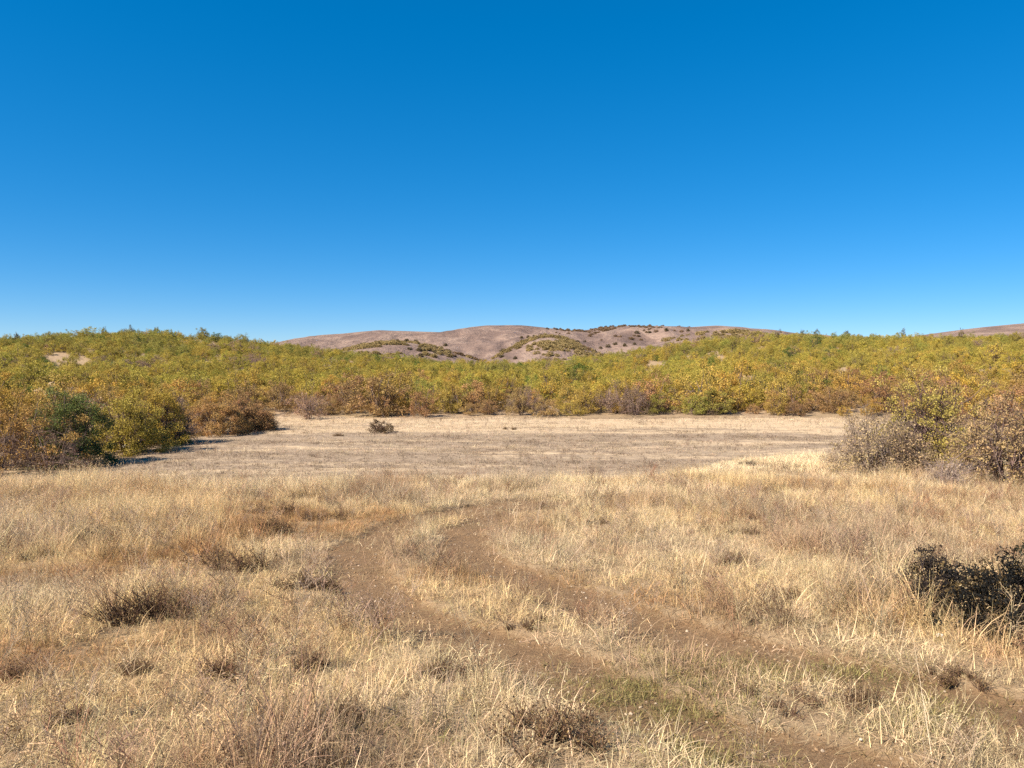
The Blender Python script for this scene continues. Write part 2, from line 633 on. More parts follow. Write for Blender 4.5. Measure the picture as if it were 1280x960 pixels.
def tag(o, label=None, cat=None, group=None, kind=None):
    if label: o['label'] = label
    if cat: o['category'] = cat
    if group: o['group'] = group
    if kind: o['kind'] = kind
    return o


# ------------------------------------------------------------------ ground sheet, cut into meadow, track, pond bed, hills
def build_ground():
    r1 = np.geomspace(0.6, 70, 400)
    r2 = np.geomspace(70, 4200, 230)[1:]
    rr = np.concatenate([r1, r2])
    a1 = np.radians(np.arange(-46, 46.001, 0.27))
    a2 = np.radians(np.linspace(46, 314, 100)[1:-1])
    aa = np.concatenate([a1, a2])
    na, nr = len(aa), len(rr)
    A, Rr = np.meshgrid(aa, rr)
    X = np.sin(A) * Rr; Y = np.cos(A) * Rr
    rut = rut_mask(X.ravel(), Y.ravel()).reshape(X.shape)
    rut = np.where((Y > 1) & (Y < 14), rut, 0)
    Z = terrain(X, Y) - 0.045 * rut
    V = np.stack([X.ravel(), Y.ravel(), Z.ravel()], 1)
    V = np.concatenate([V, [[0, 0, float(terrain(0., 0.))]]])
    i = np.arange(nr - 1)[:, None] * na; j = np.arange(na)[None]
    j2 = (j + 1) % na
    Q = np.stack([i + j, i + na + j, i + na + j2, i + j2], 2).reshape(-1, 4)[:, ::-1]
    T = np.stack([np.full(na, nr * na), np.arange(na), (np.arange(na) + 1) % na], 1)[:, ::-1]
    qc = V[Q].mean(1)
    qr = rut.ravel()[Q].mean(1)
    lip = 13.4 + 6.4 * ss(1.0, 8.0, qc[:, 0])
    pond = (qc[:, 1] > lip + 3.5) & (qc[:, 1] < pond_edge(qc[:, 0]) - 0.2) & (qc[:, 0] > left_edge(qc[:, 1])) & (qc[:, 0] < 26)
    far = qc[:, 1] > 270
    hill = (~pond) & (~far) & (np.hypot(qc[:, 0], qc[:, 1]) > 17) & (qc[:, 1] > lip + 3.5)
    track = (qr > 0.5) & ~pond & ~hill & ~far
    meadow = ~(pond | far | hill | track)
    mud = ss(47.5, 38, V[:, 1] + 5 * (fbm(V[:, 0] * 0.12, V[:, 1] * 0.12, 77) - 0.5)) * 0.9
    at_all = {'track': np.append(rut.ravel(), 0), 'mud': mud}
    for name, mask, mt, extra in (('meadow_ground', meadow, 'meadow', T), ('dirt_track', track, 'meadow', None), ('dry_pond_bed', pond, 'pond', None),
                                  ('scrub_hillside', hill, 'hill', None), ('distant_hills', far, 'far', None)):
        q = Q[mask]
        t = extra if extra is not None else np.zeros((0, 3), int)
        used = np.unique(np.concatenate([q.ravel(), t.ravel()]))
        re = np.full(len(V), -1); re[used] = np.arange(len(used))
        me = mesh_from(name, V[used], re[q], re[t], [M[mt]], {k: v[used] for k, v in at_all.items()}, smooth=True)
        o = bpy.data.objects.new(name, me)
        COL.objects.link(o)
        tag(o, kind='structure')


build_ground()

# ------------------------------------------------------------------ scattering of uncountable plants (one object each)


def scatter(name, label, cat, pts, rot, scale, idx, tint, protos):
    coll = bpy.data.collections.new(name + '_pieces')
    for k, me in enumerate(protos):
        o = bpy.data.objects.new('%s_piece_%02d' % (name, k), me)
        coll.objects.link(o)
    me = bpy.data.meshes.new(name)
    n = len(pts)
    me.vertices.add(n)
    me.vertices.foreach_set('co', np.asarray(pts, np.float32).ravel())
    a = me.attributes.new('rot', 'FLOAT_VECTOR', 'POINT'); a.data.foreach_set('vector', np.asarray(rot, np.float32).ravel())
    a = me.attributes.new('scl', 'FLOAT_VECTOR', 'POINT'); a.data.foreach_set('vector', np.asarray(scale, np.float32).ravel())
    a = me.attributes.new('idx', 'INT', 'POINT'); a.data.foreach_set('value', np.asarray(idx, np.int32))
    a = me.attributes.new('tint', 'FLOAT_COLOR', 'POINT')
    a.data.foreach_set('color', np.concatenate([tint, np.ones((n, 1))], 1).astype(np.float32).ravel())
    ob = bpy.data.objects.new(name, me)
    COL.objects.link(ob)
    ng = bpy.data.node_groups.new(name + '_scatter', 'GeometryNodeTree')
    ng.interface.new_socket('Geometry', in_out='INPUT', socket_type='NodeSocketGeometry')
    ng.interface.new_socket('Geometry', in_out='OUTPUT', socket_type='NodeSocketGeometry')
    gi = ng.nodes.new('NodeGroupInput'); go = ng.nodes.new('NodeGroupOutput')
    ci = ng.nodes.new('GeometryNodeCollectionInfo')
    ci.inputs['Collection'].default_value = coll
    ci.inputs['Separate Children'].default_value = True
    ci.inputs['Reset Children'].default_value = True
    ip = ng.nodes.new('GeometryNodeInstanceOnPoints')
    ip.inputs['Pick Instance'].default_value = True

    def named(nm, typ):
        q = ng.nodes.new('GeometryNodeInputNamedAttribute')
        q.data_type = typ
        q.inputs['Name'].default_value = nm
        return q.outputs['Attribute']
    e2r = ng.nodes.new('FunctionNodeEulerToRotation')
    L = ng.links.new
    L(named('rot', 'FLOAT_VECTOR'), e2r.inputs[0])
    L(gi.outputs[0], ip.inputs['Points'])
    L(ci.outputs[0], ip.inputs['Instance'])
    L(named('idx', 'INT'), ip.inputs['Instance Index'])
    L(e2r.outputs[0], ip.inputs['Rotation'])
    L(named('scl', 'FLOAT_VECTOR'), ip.inputs['Scale'])
    L(ip.outputs[0], go.inputs[0])
    md = ob.modifiers.new('scatter', 'NODES')
    md.node_group = ng
    me.materials.append(protos[0].materials[0])
    tag(ob, label, cat, kind='stuff')
    return ob


# ------------------------------------------------------------------ scrub on the hills
TINTS = {
    'yellow-green': (0.385, 0.31, 0.055), 'golden': (0.43, 0.305, 0.055), 'ochre': (0.42, 0.275, 0.065),
    'rusty brown': (0.33, 0.20, 0.085), 'grey-brown': (0.30, 0.205, 0.13), 'olive green': (0.29, 0.26, 0.055),
    'green': (0.11, 0.155, 0.03),
}
hill_protos = []
for k in range(8):
    gs, gc = bush_geo(100 + k, 1.25, 2.0, n_main=6, n_cl=66, per=80, leaf=0.074, cl_r=0.26, crown_base=0.10)
    hill_protos.append((gs.mesh('scrub_stems_%d' % k, M['twig_obj']), gc.mesh('scrub_crown_%d' % k, M['leaf_obj'])))
bare_protos = []
for k in range(3):
    gs, gc = bush_geo(140 + k, 1.2, 1.8, n_main=9, n_cl=60, per=12, leaf=0.09, cl_r=0.26, twig=10, twig_len=0.5, stem_r=0.035)
    bare_protos.append((gs.mesh('bare_stems_%d' % k, M['dead_obj']), gc.mesh('bare_crown_%d' % k, M['leaf_obj'])))

BARE = [((b[0], b[1] - 1.0), b[2] * 1.05, b[3] * 1.6) for b in BANKS]


def hill_points():
    sp_ = 1.9
    gx, gy = np.meshgrid(np.arange(-150, 150, sp_), np.arange(23, 182, sp_))
    x = gx.ravel() + rng.uniform(-0.95, 0.95, gx.size)
    y = gy.ravel() + rng.uniform(-0.95, 0.95, gx.size)
    ok = (y > pond_edge(x) + 1.0) | (x < left_edge(y) - 1.0) | (x > 26)
    ok &= np.abs(x) < 0.80 * y + 8
    ok &= ~((x > -20) & (x < 27) & (y < 48))
    ok &= ~((x < 0) & (y < 26)) & ~((x > 0) & (y < 31))
    ok &= rng.random(len(x)) > 0.06
    ok &= ~((fbm(x * 0.13, y * 0.13, 59) < 0.30) & (y > pond_edge(x) + 5))
    for c, rx, ry in BARE:
        ok &= ((x - c[0]) / rx) ** 2 + ((y - c[1]) / ry) ** 2 > 1
    return x[ok], y[ok]


hx, hy = hill_points()
hz = terrain(hx, hy)
edge_d = np.maximum.reduce([hy - pond_edge(hx), np.where(hy < 52, left_edge(hy) - hx, -99), np.where(hy < 52, hx - 25, -99)])
nz = fbm(hx * 0.07, hy * 0.07, 51)
nz2 = np.clip(0.65 * (fbm(hx * 0.16, hy * 0.16, 57) - 0.5) * 2.2 + 0.5 + 0.45 * (rng.random(len(hx)) - 0.5), 0, 1)
hs = 0.5 + 0.85 * rng.random(len(hx)) ** 1.3
hs = np.where(rng.random(len(hx)) < 0.04, hs + 0.4, hs) * np.where(edge_d < 3, 0.9, 1.0)
hs *= (0.85 + 0.35 * vnoise(hx * 0.12, hy * 0.12, 61)) * (0.95 - 0.2 * ss(60, 110, hy))
kinds = []
for e, a, b, yy in zip(edge_d, nz, nz2, hy):
    v = e / 60 + (a - 0.5) * 1.5 + (b - 0.5) * 0.30
    if e < 5:
        kinds.append('grey-brown' if b > 0.80 else 'rusty brown' if v < 0.08 else 'ochre' if v < 0.25 else 'golden' if b < 0.4 else 'olive green')
    elif rng.random() < 0.035:
        kinds.append('green')
    elif v < 0.02:
        kinds.append('rusty brown' if b < 0.45 else 'ochre')
    elif v < 0.28:
        kinds.append('golden' if b < 0.6 else 'ochre')
    elif v < 0.95:
        kinds.append('yellow-green' if b < 0.75 else 'golden' if b < .87 else 'olive green')
    else:
        kinds.append('olive green' if b < 0.55 else 'yellow-green' if b < 0.9 else 'grey-brown')
kinds = np.array(kinds)
tint = 1.0 * np.array([TINTS[k] for k in kinds]) * rng.uniform(0.8, 1.2, (len(hx), 1)) * rng.uniform(0.93, 1.07, (len(hx), 3))
hsc = np.stack([hs * rng.uniform(0.85, 1.15, len(hx)), hs * rng.uniform(0.85, 1.15, len(hx)), hs * rng.uniform(0.8, 1.25, len(hx))], 1)
hrot = rng.uniform(0, 2 * math.pi, len(hx))
hidx = rng.integers(0, len(hill_protos), len(hx))

# which ones show largest in the photograph: walk away from the camera keeping the skyline per picture column
order = np.argsort(hy)
sky_line = np.full(1281, 2000.0)
area = np.zeros(len(hx))
for i in order:
    cx, by = px_of(hx[i], hy[i], hz[i])
    _, ty = px_of(hx[i], hy[i], hz[i] + 2.0 * hsc[i, 2])
    w = 1.25 * hsc[i, 0] / hy[i] * FPX
    a0, a1 = int(max(0, cx - w)), int(min(1280, cx + w))
    if a1 <= a0:
        continue
    cols = np.arange(a0, a1)
    topc = by - (by - ty) * np.sqrt(np.clip(1 - ((cols - cx) / w) ** 2, 0, 1))
    cur = sky_line[a0:a1]
    vis = np.clip(np.minimum(cur, by) - topc, 0, None)
    area[i] = vis.sum()
    sky_line[a0:a1] = np.minimum(cur, topc)
single = np.zeros(len(hx), bool)
single[np.argsort(-area)[:290]] = True

mass_protos = []
for k, (a, b) in enumerate(hill_protos):
    me = b.copy()
    me.materials.clear()
    me.materials.append(M['leaf_ins'])
    mass_protos.append(me)
rest = ~single
scatter('scrub_oak_mass', 'dense mass of yellow and olive oak scrub covering the hillsides up to their crests', 'scrub',
        np.stack([hx, hy, hz], 1)[rest], np.stack([np.zeros(rest.sum()), np.zeros(rest.sum()), hrot[rest]], 1), hsc[rest], hidx[rest], tint[rest], mass_protos)


def where_words(x, y):
    px, _ = px_of(x, y, 0)
    return px


def place_scrub(loc, rz, scl, k, color, label, group, bare=False, name='scrub_oak'):
    root = empty(name, loc, rz, scl)
    st, cr = (bare_protos if bare else hill_protos)[k]
    a = child('stems', st, root, tuple(np.array((0.24, 0.165, 0.125))))
    child('crown', cr, root, color)
    tag(root, label, 'bush', group)
    return root


ORD = ['first', 'second', 'third', 'fourth', 'fifth', 'sixth', 'seventh', 'eighth', 'ninth', 'tenth', 'eleventh', 'twelfth', 'thirteenth', 'fourteenth', 'fifteenth',
       'sixteenth', 'seventeenth', 'eighteenth', 'nineteenth', 'twentieth']


def order_labels(items):
    """items: (root, label, picture x); things that look alike are told apart by their order from the left"""
    by = {}
    for root, lab, px in items:
        by.setdefault(lab, []).append((px, root))
    for lab, lst in by.items():
        lst.sort(key=lambda q: q[0])
        for k, (px, root) in enumerate(lst):
            if len(lst) == 1:
                root['label'] = lab
            elif k == 0:
                root['label'] = lab + ', leftmost'
            elif k == len(lst) - 1:
                root['label'] = lab + ', rightmost'
            else:
                root['label'] = lab + ', %s from left' % (ORD[k] if k < len(ORD) else '%dth' % (k + 1))


named_scrub = []
for i in np.where(single)[0][np.argsort(hy[single])]:
    px, _ = px_of(hx[i], hy[i], hz[i])
    kd = kinds[i]
    size = 'small ' if hsc[i, 2] < 0.80 else 'tall ' if hsc[i, 2] > 1.05 else ''
    part = 'left' if px < 560 else 'middle' if px < 800 else 'right'
    if edge_d[i] < 5 and hy[i] > 45:
        zone = 'far pond edge'
        lab = '%s%s oak bush on the far pond edge, %s part' % (size, kd, part)
    elif px < 400:
        zone = 'left hillside'
        lab = '%s%s oak bush %s left hillside' % (size, kd, 'low on' if hy[i] < 60 else 'midway up' if hy[i] < 90 else 'high on')
    elif px < 820:
        zone = 'low rise'
        lab = '%s%s oak bush on the low rise under the bare hills' % (size, kd)
    else:
        zone = 'right hillside'
        lab = '%s%s oak bush %s right hillside' % (size, kd, 'low on' if hy[i] < 62 else 'midway up' if hy[i] < 90 else 'high on')
    bare = kd == 'grey-brown'
    o = place_scrub((hx[i], hy[i], hz[i]), hrot[i], tuple(float(q) for q in hsc[i]), int(hidx[i]) % (3 if bare else 8), tuple(tint[i]), lab, '%s oak bushes, %s' % (kd, zone), bare)
    named_scrub.append((o, lab, px))
order_labels(named_scrub)

# darker trees standing up on the crests
crest_items = []
for k, (px, w) in enumerate([(131, 7), (163, 15), (196, 8), (22, 7), (973, 9), (1003, 10), (1021, 8), (1058, 8), (1128, 7), (1200, 8)]):
    Y = CREST_Y - 3 + (k % 3) * 2
    X = (px - 640) / FPX * Y
    s_ = w / FPX * Y / 2.5 * 1.2
    o = place_scrub((X, Y, float(terrain(X, Y)) + 0.2), k * 1.3, (s_, s_, max(1.35, s_ * 0.9)), k % 8, (0.11, 0.095, 0.035), '', 'dark bushes on the crests')
    crest_items.append((o, 'dark bush standing on the crest of the %s hill' % ('left' if px < 600 else 'right'), px))
order_labels(crest_items)


# ------------------------------------------------------------------ bushes one can point to
def fit(px, base, width, height, Y=None):
    """place and size, in metres, of a plant seen at a picture position"""
    p = at(px, base) if Y is None else np.array([ray_dir(px, base)[0] * Y, Y, 0.0])
    if Y is not None:
        p[2] = float(terrain(p[0], p[1]))
    return p, width / FPX * p[1] / 2, height / FPX * p[1]


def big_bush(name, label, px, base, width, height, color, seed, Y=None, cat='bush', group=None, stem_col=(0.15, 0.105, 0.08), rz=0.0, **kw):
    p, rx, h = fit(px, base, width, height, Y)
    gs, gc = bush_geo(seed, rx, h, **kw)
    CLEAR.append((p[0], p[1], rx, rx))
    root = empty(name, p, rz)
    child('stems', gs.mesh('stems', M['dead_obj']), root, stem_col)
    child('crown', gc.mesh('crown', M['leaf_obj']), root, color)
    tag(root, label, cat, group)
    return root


CLEAR = []
LEFT = dict(n_main=9, n_cl=170, per=150, leaf=0.062, cl_r=0.28, twig=3, twig_len=0.3, stem_r=0.03, crown_base=0.03)
big_bush('oak_bush', 'big rusty brown oak bush at the left edge of the picture beside the pond', 2, 584, 190, 108, (0.37, 0.22, 0.065), 201, Y=27.0, **LEFT)
big_bush('oak_bush', 'low dark brown twiggy bush in front of the big rusty oak', 62, 588, 120, 56, (0.17, 0.105, 0.075), 202, Y=26.0, n_main=9, n_cl=60, per=22, leaf=0.07, cl_r=0.24, twig=10, twig_len=0.4)
big_bush('oak_bush', 'dark green leafy oak standing out among yellow bushes on the left', 90, 574, 82, 112, (0.135, 0.17, 0.045), 203, Y=28.2, **LEFT)
big_bush('oak_bush', 'olive oak bush right of the dark green one with deep shade under it', 160, 564, 96, 84, (0.36, 0.285, 0.05), 204, Y=32.0, **LEFT)
big_bush('oak_bush', 'golden oak bush between the olive one and the purple-grey bare bush', 196, 556, 70, 78, (0.42, 0.30, 0.05), 205, Y=35.0, **LEFT)
big_bush('oak_bush', 'purple-grey almost bare bush on the left pond bank', 222, 555, 52, 55, (0.33, 0.22, 0.15), 206, Y=35.5, n_main=10, n_cl=70, per=14, leaf=0.08, cl_r=0.25, twig=10, twig_len=0.45, stem_r=0.03, stem_col=(0.24, 0.17, 0.14))
big_bush('oak_bush', 'orange-brown low oak bush on the left pond bank', 272, 545, 85, 48, (0.40, 0.235, 0.085), 207, Y=40.0, **LEFT)
big_bush('oak_bush', 'small rust-coloured bush at the tip of the left bank', 318, 541, 52, 36, (0.36, 0.21, 0.09), 208, Y=42.0, **LEFT)
big_bush('oak_bush', 'mauve-brown rounded bush at the left corner of the far pond edge', 385, 522, 56, 40, (0.35, 0.225, 0.14), 209, Y=50.5, n_main=9, n_cl=70, per=26, leaf=0.09, cl_r=0.28, twig=6, twig_len=0.4, stem_col=(0.24, 0.17, 0.14))
big_bush('oak_bush', 'broad orange oak bush behind the big rusty one, at the left border', 10, 560, 120, 90, (0.42, 0.27, 0.05), 210, Y=33.0, **LEFT)

# right-hand thicket on the meadow's shoulder
big_bush('grey_shrub', 'grey half-leafless shrub at the left end of the right thicket', 1092, 588, 118, 84, (0.43, 0.32, 0.17), 221, Y=15.9, n_main=14, rag=1.8, n_cl=170, per=34, leaf=0.04, cl_r=0.16, twig=9, twig_len=0.24, stem_r=0.022, stem_col=(0.25, 0.19, 0.14), crown_base=0.08)
big_bush('oak_bush', 'tall olive-yellow oak bush rising in the middle of the right thicket', 1160, 582, 130, 128, (0.44, 0.35, 0.085), 222, Y=17.0, n_main=9, rag=1.7, n_cl=210, per=80, leaf=0.042, cl_r=0.17, twig=6, twig_len=0.24, stem_r=0.026, stem_col=(0.15, 0.10, 0.08))
big_bush('oak_bush', 'pinkish brown oak bush at the right border beside the olive one', 1254, 603, 132, 108, (0.38, 0.265, 0.125), 223, Y=14.2, n_main=11, rag=1.7, n_cl=200, per=60, leaf=0.042, cl_r=0.16, twig=7, twig_len=0.22, stem_r=0.024, stem_col=(0.18, 0.125, 0.1))
big_bush('grey_shrub', 'small pale grey dead shrub at the foot of the right thicket', 1184, 606, 46, 38, (0.36, 0.28, 0.22), 224, Y=13.6, n_main=12, n_cl=50, per=8, leaf=0.04, cl_r=0.12, twig=10, twig_len=0.16, stem_r=0.014, stem_col=(0.3, 0.23, 0.19))
big_bush('oak_bush', 'sparse brown shrub linking the grey shrub and the olive oak', 1135, 590, 60, 62, (0.38, 0.27, 0.15), 225, Y=15.4, n_main=10, n_cl=90, per=40, leaf=0.042, cl_r=0.15, twig=8, twig_len=0.22, stem_r=0.018, stem_col=(0.16, 0.115, 0.09))

# the dark pair at the right border; juniper colour holds painted deep shade
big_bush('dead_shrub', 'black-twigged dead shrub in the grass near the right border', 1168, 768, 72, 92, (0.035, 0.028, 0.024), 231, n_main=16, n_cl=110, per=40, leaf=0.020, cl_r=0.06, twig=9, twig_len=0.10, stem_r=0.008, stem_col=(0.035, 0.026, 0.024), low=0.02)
big_bush('juniper_bush', 'low juniper bush, deep shade painted into its black leaves, cut by the right border', 1288, 792, 200, 98, (0.010, 0.010, 0.009), 232, n_main=16, n_cl=170, per=90, leaf=0.022, cl_r=0.075, twig=4, twig_len=0.08, stem_r=0.010, stem_col=(0.02, 0.016, 0.014), low=0.02)
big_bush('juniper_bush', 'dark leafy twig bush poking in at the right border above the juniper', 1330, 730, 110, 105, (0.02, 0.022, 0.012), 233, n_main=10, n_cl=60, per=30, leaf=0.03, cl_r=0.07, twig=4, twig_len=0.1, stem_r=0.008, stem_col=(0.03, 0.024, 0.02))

# lone bush on the pond bed
big_bush('lone_bush', 'small dark brown bush alone on the dry pond bed', 478, 541, 31, 16, (0.12, 0.075, 0.045), 241, n_main=8, n_cl=60, per=40, leaf=0.06, cl_r=0.14, twig=4, twig_len=0.12, stem_r=0.012, stem_col=(0.1, 0.07, 0.05), low=0.03)

# low brown cushion plants in the grass: picture x, base y, width, height, label
def cushion_geo(seed, rx, ry, hh, leaf):
    R = np.random.default_rng(seed)
    gs, gc = Geo(), Geo()
    nb = int(R.integers(6, 11))
    t = np.sort(R.uniform(-1, 1, nb))
    bx = t * rx * 0.85; by = R.normal(0, 0.35, nb) * ry
    bh = hh * R.uniform(0.35, 1.0, nb) * (1 - 0.35 * np.abs(t))
    lean = R.normal(0, 0.25, 2)
    m = 26
    ci = np.repeat(np.arange(nb), m)
    n = len(ci)
    br = (rx / nb * 1.6)
    p0 = np.stack([bx[ci] + R.normal(0, br * 0.35, n), by[ci] + R.normal(0, br * 0.3, n), np.full(n, -0.02)], 1)
    H = bh[ci] * R.uniform(0.45, 1.1, n)
    out = np.stack([R.normal(lean[0], 0.45, n), R.normal(lean[1], 0.45, n), np.zeros(n)], 1)
    p2 = p0 + out * H[:, None] + np.array([0, 0, 1.0]) * H[:, None]
    p1 = (p0 + p2) / 2 + R.normal(0, 0.08, (n, 3)) * H[:, None]
    tubes(gs, p0, p1, p2, max(0.0022, hh * 0.011), max(0.001, hh * 0.004), 3, R)
    k = 9
    li = np.repeat(np.arange(n), k)
    s = R.uniform(0.25, 1.05, len(li))[:, None]
    C = p0[li] * (1 - s) + p2[li] * s + R.normal(0, 0.055, (len(li), 3)) * hh
    C[:, 2] = np.maximum(C[:, 2], 0.0)
    leaves(gc, C, leaf, R, aspect=0.45)
    return gs, gc


CUSH = [
    (337, 642, 76, 20, 'long low brown cushion plant, upper of the pair left of the track bend'),
    (330, 669, 84, 30, 'long low brown cushion plant, lower of the pair left of the track bend'),
    (371, 624, 30, 18, 'small brown tuft just above the pair of long cushion plants'),
    (406, 650, 52, 26, 'slanting brown cushion plant between the pair and the track bend'),
    (62, 697, 48, 26, 'dark brown cushion plant in the grass on the far left'),
    (16, 676, 56, 22, 'brown cushion plant touching the left border below the rusty oak'),
    (128, 676, 62, 26, 'slanting dark brown plant right of the far left cushion'),
    (186, 778, 86, 66, 'dark twiggy bushlet, the largest in the left grass'),
    (282, 714, 104, 46, 'broad reddish brown plant mound below the long cushion pair'),
    (388, 734, 84, 30, 'flat dark brown plant left of the lower track bend'),
    (178, 612, 18, 13, 'tiny brown tuft on the grass lip at the upper left'),
    (8, 852, 28, 42, 'dark red-brown plant cut by the left border'),
    (170, 842, 44, 38, 'brown weed tuft under the largest twiggy bushlet'),
    (268, 846, 64, 46, 'dark brown weed with pale stalks beside it in the lower left'),
    (388, 838, 34, 42, 'dark brown upright weed near the lower left stalks'),
    (438, 908, 54, 52, 'dark brown weed in the bottom grass left of the middle'),
    (545, 846, 46, 44, 'reddish brown weed in the bottom grass near the middle'),
    (690, 926, 150, 78, 'wide dark weed clump behind pale stalks at the bottom middle'),
    (392, 962, 64, 34, 'dark weed at the bottom border left of the middle'),
    (80, 905, 50, 36, 'brown weed in the bottom left grass'),
    (914, 708, 42, 36, 'brown weed in the right grass beyond the track'),
    (972, 752, 66, 36, 'low dark weed in the right grass beside the track'),
    (1086, 690, 56, 36, 'brown weed behind the small black-stemmed one on the right'),
    (1102, 722, 42, 46, 'small black-stemmed weed left of the dead shrub'),
    (934, 668, 44, 16, 'flat brown weed in the middle right grass'),
    (684, 636, 34, 14, 'small brown tuft by the far end of the track'),
    (822, 634, 28, 12, 'small brown tuft right of the far end of the track'),
    (936, 582, 22, 12, 'small black-brown lump on the pond shore left of the right thicket'),
    (866, 599, 34, 12, 'small brown mound on the pond shore'),
    (1088, 614, 34, 16, 'brown tuft at the foot of the grey shrub'),
    (1012, 640, 40, 14, 'brown tuft in the grass below the right thicket'),
    (985, 884, 96, 46, 'dark brown weed patch between the ruts at the lower right'),
    (1082, 884, 60, 40, 'dark brown weed right of the patch between the ruts'),
    (1200, 850, 60, 30, 'low dark weed in front of the juniper'),
    (655, 784, 60, 20, 'olive brown tuft between the two ruts'),
    (421, 545, 20, 6, 'flat brown tuft on the pond bed left of the lone bush'),
    (640, 537, 24, 6, 'flat brown tuft on the pond bed right of the lone bush'),
    (232, 600, 22, 7, 'low dark tuft on the near left shore of the pond'),
    (752, 655, 40, 16, 'faint brown tuft in the grass beyond the track'),
]
for k, (px, by, w, h, lab) in enumerate(CUSH):
    if k >= 10: h *= 0.88
    w *= 1.12
    R = np.random.default_rng(500 + k)
    c = np.array([(0.19, 0.12, 0.068), (0.16, 0.098, 0.058), (0.22, 0.14, 0.078)][k % 3]) * R.uniform(0.85, 1.15) * (0.6 if k < 10 else 0.75)
    if 'black' in lab: c = np.array((0.06, 0.045, 0.04))
    p, rx, hh = fit(px, by, w, h)
    CLEAR.append((p[0], p[1] - 0.08, rx * 0.9, min(rx, 0.35) + 0.02))
    ls = min(0.035, max(0.010, rx * 0.05))
    gs, gc = cushion_geo(600 + k, rx, min(rx, 0.28), hh * 1.1, ls)
    root = empty('cushion_plant', p + np.array([0, 0, -0.01]), float(R.normal(0, 0.12)))
    child('stems', gs.mesh('stems', M['dead_obj']), root, tuple(c * 1.15))
    child('crown', gc.mesh('crown', M['leaf_obj']), root, tuple(c))
    tag(root, lab, 'plant', 'brown plants in the dry grass')


# ------------------------------------------------------------------ stones
def stone(px, base, w, label, mt, seed, flat=0.7):
    R = np.random.default_rng(seed)
    p = at(px, base)
    r = w / FPX * p[1] / 2
    import bmesh
    bm = bmesh.new()
    bmesh.ops.create_icosphere(bm, subdivisions=3, radius=r)
    dirs = unit(R.normal(size=(9, 3)))
    offs = R.uniform(0.62, 0.9, 9)
    for v in bm.verts:
        n = np.array(v.co) / r
        k = 1.0
        for d, o in zip(dirs, offs):
            q = float(n @ d)
            if q * k > o: k = o / q
        v.co = Vector(n * k * r * np.array([1.1, 0.9, flat]))
    me = bpy.data.meshes.new('stone')
    bm.to_mesh(me); bm.free()
    me.materials.append(mt)
    o = bpy.data.objects.new('stone', me)
    o.location = (p[0], p[1], p[2] + r * flat * 0.35)
    o.rotation_euler = (0, 0, R.uniform(0, 6))
    COL.objects.link(o)
    tag(o, label, 'stone', 'stones on the ground')


stone(120, 568, 15, 'flat pale stone at the foot of the left oak bushes, left one', M['stone'], 1)
stone(157, 561, 11, 'rounded pale stone under the olive oak bush', M['stone'], 2)
stone(101, 574, 10, 'small pale stone nearest the rusty oak on the left bank', M['stone'], 3)
stone(1175, 796, 9, 'small white stone in the grass in front of the dead shrub', M['whitestone'], 4)
stone(1076, 925, 5, 'small pale pebble on the track at the lower right', M['stone'], 5)

# ------------------------------------------------------------------ far trees on the bare hills
far_protos = []
for k in range(4):
    gs, gc = bush_geo(300 + k, 2.6, 5.0, n_main=4, n_cl=40, per=20, leaf=0.75, cl_r=0.9, stem_r=0.12, crown_base=0.18)
    far_protos.append((gs.mesh('far_stems_%d' % k, M['twig_obj']), gc.mesh('far_crown_%d' % k, M['leaf_obj'])))
FAR = [(452, 431, 4, 'leftmost'), (497, 427, 4, ''), (508, 428, 6, ''), (520, 428, 5, ''), (512, 437, 5, ''), (524, 439, 6, ''), (532, 434, 4, ''), (540, 436, 5, ''), (550, 437, 6, ''),
       (557, 433, 5, ''), (526, 446, 6, ''), (561, 440, 5, ''), (553, 441, 6, ''), (543, 441, 4, ''),
       (652, 423, 4, ''), (660, 422, 4, ''), (668, 421, 4, ''), (681, 421, 6, ''), (699, 423, 5, ''), (628, 440, 6, ''), (627, 447, 6, ''), (644, 449, 5, ''), (710, 426, 4, ''), (722, 428, 4, ''), (731, 427, 3, ''),
       (744, 440, 4, ''), (751, 436, 4, ''), (760, 434, 5, ''), (769, 431, 5, ''), (781, 433, 5, ''), (793, 431, 4, ''), (796, 417, 5, ''), (812, 416, 4, ''), (833, 414, 5, ''), (860, 414, 4, '')]
far_items = []
for k, (px, by, w, _) in enumerate(FAR):
    p = at(px, by, 400)
    s = w / FPX * p[1] / 5.2
    root = empty('distant_tree', p + np.array([0, 0, -0.4]), rng.uniform(0, 6), (s * 1.1, s * 1.1, s * 0.95))
    st, cr = far_protos[k % 4]
    child('trunk', st, root)
    child('crown', cr, root, (0.13, 0.105, 0.06))
    hill = 'left of the bare hills' if px < 600 else 'middle bare hill' if px < 740 else 'right bare slope'
    tag(root, 'tiny tree', 'tree', 'distant trees')
    far_items.append((root, 'tiny dark tree on the ' + ('upper ' if by < 436 and px < 600 else 'lower ' if px < 600 else 'left ' if px < 672 else '') + ('leftmost bare hill' if px < 600 else 'middle bare hill' if px < 740 else 'right bare slope' if by > 425 else 'right bare crest'), px))
order_labels(far_items)

